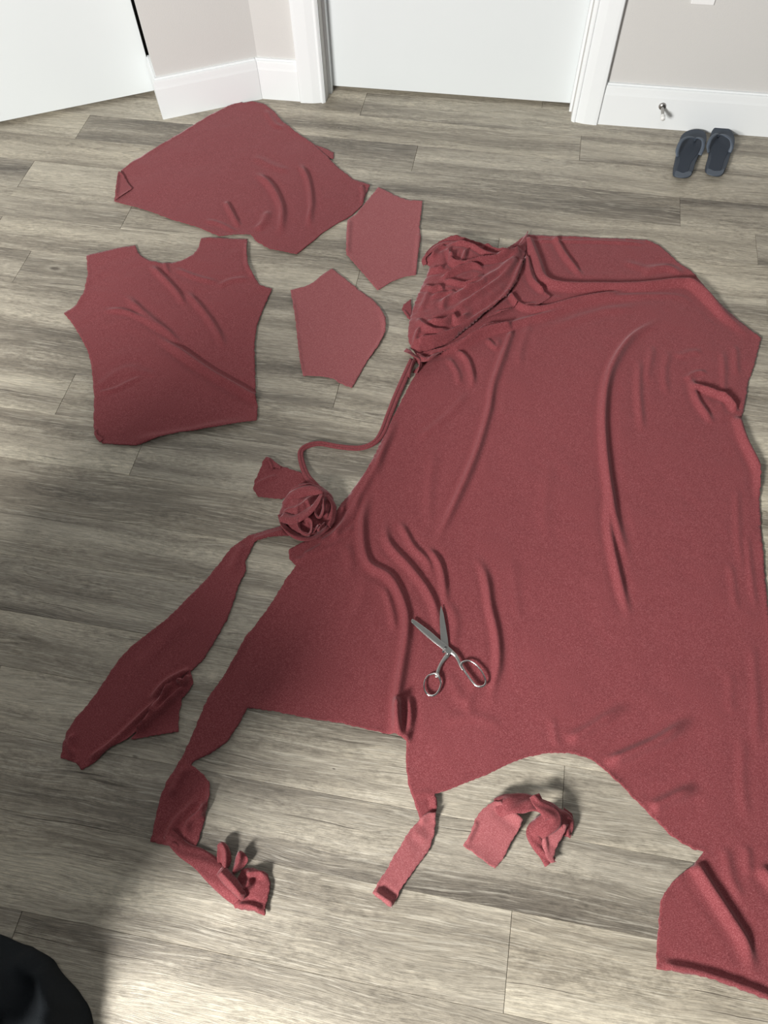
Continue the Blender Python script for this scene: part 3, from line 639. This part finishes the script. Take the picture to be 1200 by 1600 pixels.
for pth in ([(444, 790, .030, .020, 10), (460, 774, .046, .030, -5), (480, 767, .052, .028, -10), (498, 768, .054, .020, 0), (503, 772, .052, .01, 20)],
            [(438, 806, .020, .018, 60), (445, 824, .026, .022, 45), (462, 838, .026, .024, 40), (484, 842, .026, .022, 40), (504, 832, .022, .018, 40), (522, 812, .018, .012, 30)],
            [(497, 790, .052, .018, 75), (492, 803, .056, .016, 85), (499, 810, .056, .014, 60), (506, 798, .054, .016, 80), (506, 782, .050, .014, 80)],
            [(467, 812, .050, .018, 80), (466, 826, .050, .018, 85), (476, 836, .048, .018, 80), (486, 834, .050, .018, 75), (488, 818, .052, .018, 85), (476, 808, .054, .012, 80)],
            [(512, 776, .034, .020, 60), (521, 792, .036, .022, 60), (519, 808, .036, .020, 50), (512, 822, .034, .016, 40)],
            [(440, 808, .040, .026, 0), (458, 812, .050, .030, 10), (476, 804, .056, .026, 20), (492, 790, .058, .020, 30), (503, 774, .054, .012, 40)],
            [(490, 832, .046, .014, 70), (500, 822, .050, .016, 80), (497, 830, .052, .012, 110), (508, 818, .046, .014, 80)]):
    ribbon('wound_band', s, pth, bow=.004, wave=.0012, n=8, nx=7)

# ------------------------------------------------------------------ loose curled scrap below the hem
sc = empty('fabric_scrap_strip', F(800, 1300), 'short curled rose cloth strip lying alone below the curved hem', 'fabric scrap')
sheet('strip_end', sc, [(723, 1322), (735, 1302), (741, 1282), (752, 1268), (768, 1257), (780, 1256), (800, 1272), (815, 1286), (806, 1303), (795, 1322), (784, 1345), (773, 1358), (756, 1346), (740, 1334)],
      [([(775, 1258), (795, 1272), (814, 1286)], .010, .009, 0, .05, .05), ([(745, 1284), (735, 1306), (727, 1320)], .005, .005)], z0=.005, step=.004, seed=101, mat=M_REV, tilt=((765, 1345), 0, (800, 1265), .020))
ribbon('strip_loop', sc, [(776, 1263, .022, .036, 10), (795, 1256, .034, .046, 25), (815, 1255, .034, .048, 35), (835, 1256, .038, .046, 40), (855, 1264, .036, .042, 40), (872, 1275, .030, .040, 30), (884, 1285, .018, .034, 10), (887, 1305, .006, .014, 0)],
       bow=.006, wave=.002, n=9)
ribbon('strip_loop', sc, [(835, 1243, .046, .02, 0), (842, 1256, .048, .026, 20), (856, 1268, .046, .032, 15), (862, 1280, .040, .040, 0), (846, 1292, .030, .040, -10), (836, 1302, .018, .034, -10), (840, 1318, .010, .026, 0), (850, 1334, .008, .022, 0), (860, 1348, .006, .026, 0)],
       bow=.005, wave=.0015, n=9)
sheet('strip_end', sc, [(842, 1292), (862, 1291), (884, 1292), (877, 1306), (868, 1325), (862, 1341), (868, 1349), (858, 1350), (850, 1338), (844, 1318)], [([(843, 1294), (882, 1293)], .005, .005, 0, .1, .1), ([(846, 1305), (854, 1335), (864, 1348)], .006, .005)],
      z0=.018, step=.0035, seed=103, mat=M_REV, tilt=((862, 1345), -.010, (862, 1292), .012))
sheet('strip_end', sc, [(880, 1262), (893, 1272), (894, 1300), (890, 1311), (880, 1306), (874, 1300), (882, 1285)], [([(892, 1275), (893, 1303)], .006, .005)], z0=.004, step=.004, seed=104)

# ------------------------------------------------------------------ scissors
SZ = 0.0085
scs = empty('scissors', F(695, 1020, SZ), 'open steel dressmaking scissors lying on the rose cloth', 'scissors')
def S(x, y, z=SZ): return F(620 + x / 7.5, 930 + y / 7.5, z)
b1 = prism('blade', scs, [S(*p) for p in [(518, 126), (506, 190), (503, 300), (508, 440), (516, 560), (545, 640), (600, 650), (607, 600), (596, 500), (575, 370), (548, 220)]], SZ, SZ + .0022, M_STEEL, .0006)
b2 = prism('blade', scs, [S(*p) for p in [(180, 287), (166, 312), (188, 345), (300, 440), (420, 540), (530, 625), (600, 700), (650, 700), (690, 690), (640, 640), (600, 605), (560, 575), (520, 545), (400, 440), (300, 365), (225, 310)]], SZ + .0026, SZ + .0052, M_STEEL, .0007)
tube('edge', b2, [S(168, 312, SZ + .0045), S(300, 438, SZ + .0045), S(420, 538, SZ + .0045), S(530, 624, SZ + .0045), S(604, 698, SZ + .0045)], [.0007, .0010, .0012, .0015, .0018], M_CHROME, 8)
pv = S(568, 622)
def disc(name, x, y, r, z0, z1, mat, par):
    c = S(x, y); return prism(name, par, [(c[0] + r * math.cos(a), c[1] + r * math.sin(a)) for a in np.linspace(0, 2 * PI, 20, endpoint=False)], z0, z1, mat, .0005)
scw = disc('screw', 568, 622, .0034, SZ + .005, SZ + .0075, M_CHROME, scs)
prism('slot', scw, [S(*p) for p in [(558, 610), (562, 606), (579, 633), (574, 637)]], SZ + .0074, SZ + .0078, M_NICKEL)
disc('pivot_nut', 545, 672, .0030, SZ + .002, SZ + .0062, M_CHROME, scs)
# handles: arm plus ring
h1 = tube('handle', scs, [S(590, 640), S(592, 700, SZ + .002), S(560, 742, SZ + .002), S(520, 800, SZ + .002), S(490, 865, SZ + .002), S(472, 930, SZ + .002), S(462, 965, SZ + .002)], [.0042, .0052, .0045, .0036, .0036, .0040, .0030], M_STEEL, 12, flat=.6)
ring = [(415, 925), (365, 945), (328, 1000), (318, 1060), (330, 1120), (365, 1165), (415, 1180), (460, 1160), (495, 1110), (516, 1040), (506, 985), (478, 935), (445, 922)]
tube('finger_ring', h1, [S(x, y, SZ + .003) for x, y in ring], [.0022, .0018, .0017, .0017, .0020, .0026, .0028, .0026, .0023, .0023, .0027, .0034, .0028], M_CHROME, 12, closed=True, flat=1.2, n=5)
h2 = tube('handle', scs, [S(640, 665, SZ + .004), S(690, 710, SZ + .004), S(722, 765, SZ + .005), S(745, 820, SZ + .005), S(775, 880, SZ + .005)], [.0052, .0042, .0036, .0034, .0020], M_STEEL, 12, flat=.7)
ring = [(765, 790), (800, 775), (850, 772), (910, 800), (970, 860), (1015, 930), (1040, 1000), (1030, 1050), (985, 1074), (930, 1062), (875, 1005), (820, 930), (775, 860), (756, 820)]
tube('finger_ring', h2, [S(x, y, SZ + .005) for x, y in ring], [.0030, .0024, .0019, .0019, .0018, .0019, .0022, .0026, .0028, .0026, .0026, .0026, .0030, .0032], M_CHROME, 12, closed=True, flat=1.3, n=5)

# ------------------------------------------------------------------ flip-flops
def Z6(x, y, z=0): return F(1000 + x / 6, 130 + y / 6, z)
def flipflop(label, sole, bed, heel, strap_l, strap_r, post, centre):
    o = empty('flip_flop', Z6(*centre), label, 'sandal', 'dark flip-flops by the baseboard')
    sp = [Z6(*p)[:2] for p in catmull(sole + [sole[0]], 4)[:-1]]
    prism('sole', o, sp, 0.0005, .019, M_SOLE, .003)
    prism('footbed', o, [Z6(*p, .02)[:2] for p in catmull(bed + [bed[0]], 4)[:-1]], .0185, .0205, M_BED, .0008)
    prism('heel_pad', o, [Z6(*p, .02)[:2] for p in catmull(heel + [heel[0]], 4)[:-1]], .0185, .0212, M_STRAP, .0008)
    for sl in (strap_l, strap_r):
        tube('strap', o, [Z6(x, y, z) for x, y, z in sl], [.0065, .006, .0055, .0050, .0045, .004][:len(sl)], M_STRAP, 10, flat=.45)
    tube('toe_post', o, [Z6(post[0], post[1], .016), Z6(post[0], post[1], .026), Z6(post[0], post[1] - 6, .034)], [.0035, .0035, .004], M_BED, 8)
flipflop('dark slate flip-flop, left one of the pair, toe to the baseboard',
         [(345, 640), (325, 720), (302, 850), (330, 886), (420, 896), (478, 872), (505, 790), (550, 690), (598, 610), (608, 540), (580, 495), (510, 478), (430, 492), (370, 540)],
         [(375, 640), (372, 720), (350, 815), (400, 835), (450, 820), (480, 740), (540, 660), (572, 590), (565, 530), (510, 510), (440, 520), (395, 560)],
         [(330, 835), (345, 822), (400, 842), (450, 828), (484, 835), (470, 868), (400, 884), (332, 872)],
         [(352, 690, .018), (352, 625, .034), (385, 545, .048), (440, 510, .050), (500, 510, .044), (515, 535, .032)], [(560, 675, .018), (590, 600, .034), (590, 540, .046), (560, 515, .048), (530, 515, .042), (515, 535, .032)], (515, 540), (450, 680))
flipflop('dark slate flip-flop, right one of the pair, touching the baseboard',
         [(632, 610), (635, 690), (605, 810), (625, 855), (700, 880), (765, 872), (800, 810), (835, 700), (870, 600), (862, 530), (820, 475), (750, 448), (690, 455), (650, 510)],
         [(660, 600), (672, 690), (645, 800), (690, 818), (755, 815), (790, 720), (835, 620), (838, 550), (800, 500), (740, 475), (690, 500), (668, 550)],
         [(625, 812), (650, 805), (700, 824), (758, 820), (790, 805), (768, 855), (700, 866), (630, 848)],
         [(645, 650, .018), (638, 590, .034), (660, 525, .048), (700, 485, .050), (728, 478, .044), (735, 495, .032)], [(838, 650, .018), (862, 590, .034), (850, 530, .046), (800, 492, .050), (760, 482, .042), (735, 495, .032)], (733, 498), (740, 650))

# ------------------------------------------------------------------ black cloth bundle, cut off by the frame
bb = empty('black_fabric_bundle', F(20, 1580), 'black crumpled cloth bundle cut off by the bottom left corner', 'fabric')
sheet('bundle_cloth', bb, [(-160, 1440), (-60, 1440), (0, 1459), (35, 1474), (60, 1482), (90, 1500), (112, 1530), (132, 1558), (143, 1580), (148, 1610), (150, 1660), (120, 1740), (0, 1790), (-150, 1760), (-220, 1600)],
      [([(40, 1482), (90, 1530), (100, 1580), (105, 1640)], .03, .022), ([(-40, 1510), (10, 1518), (40, 1560), (50, 1620)], .035, .020), ([(85, 1505), (105, 1550), (140, 1580)], .02, .014), ([(-60, 1580), (0, 1600), (10, 1660)], .03, .02)],
      z0=.004, step=.008, dome=.09, dw=.035, seed=111, mat=M_BLACK, rough=.0003, curl=0, rnd=True)
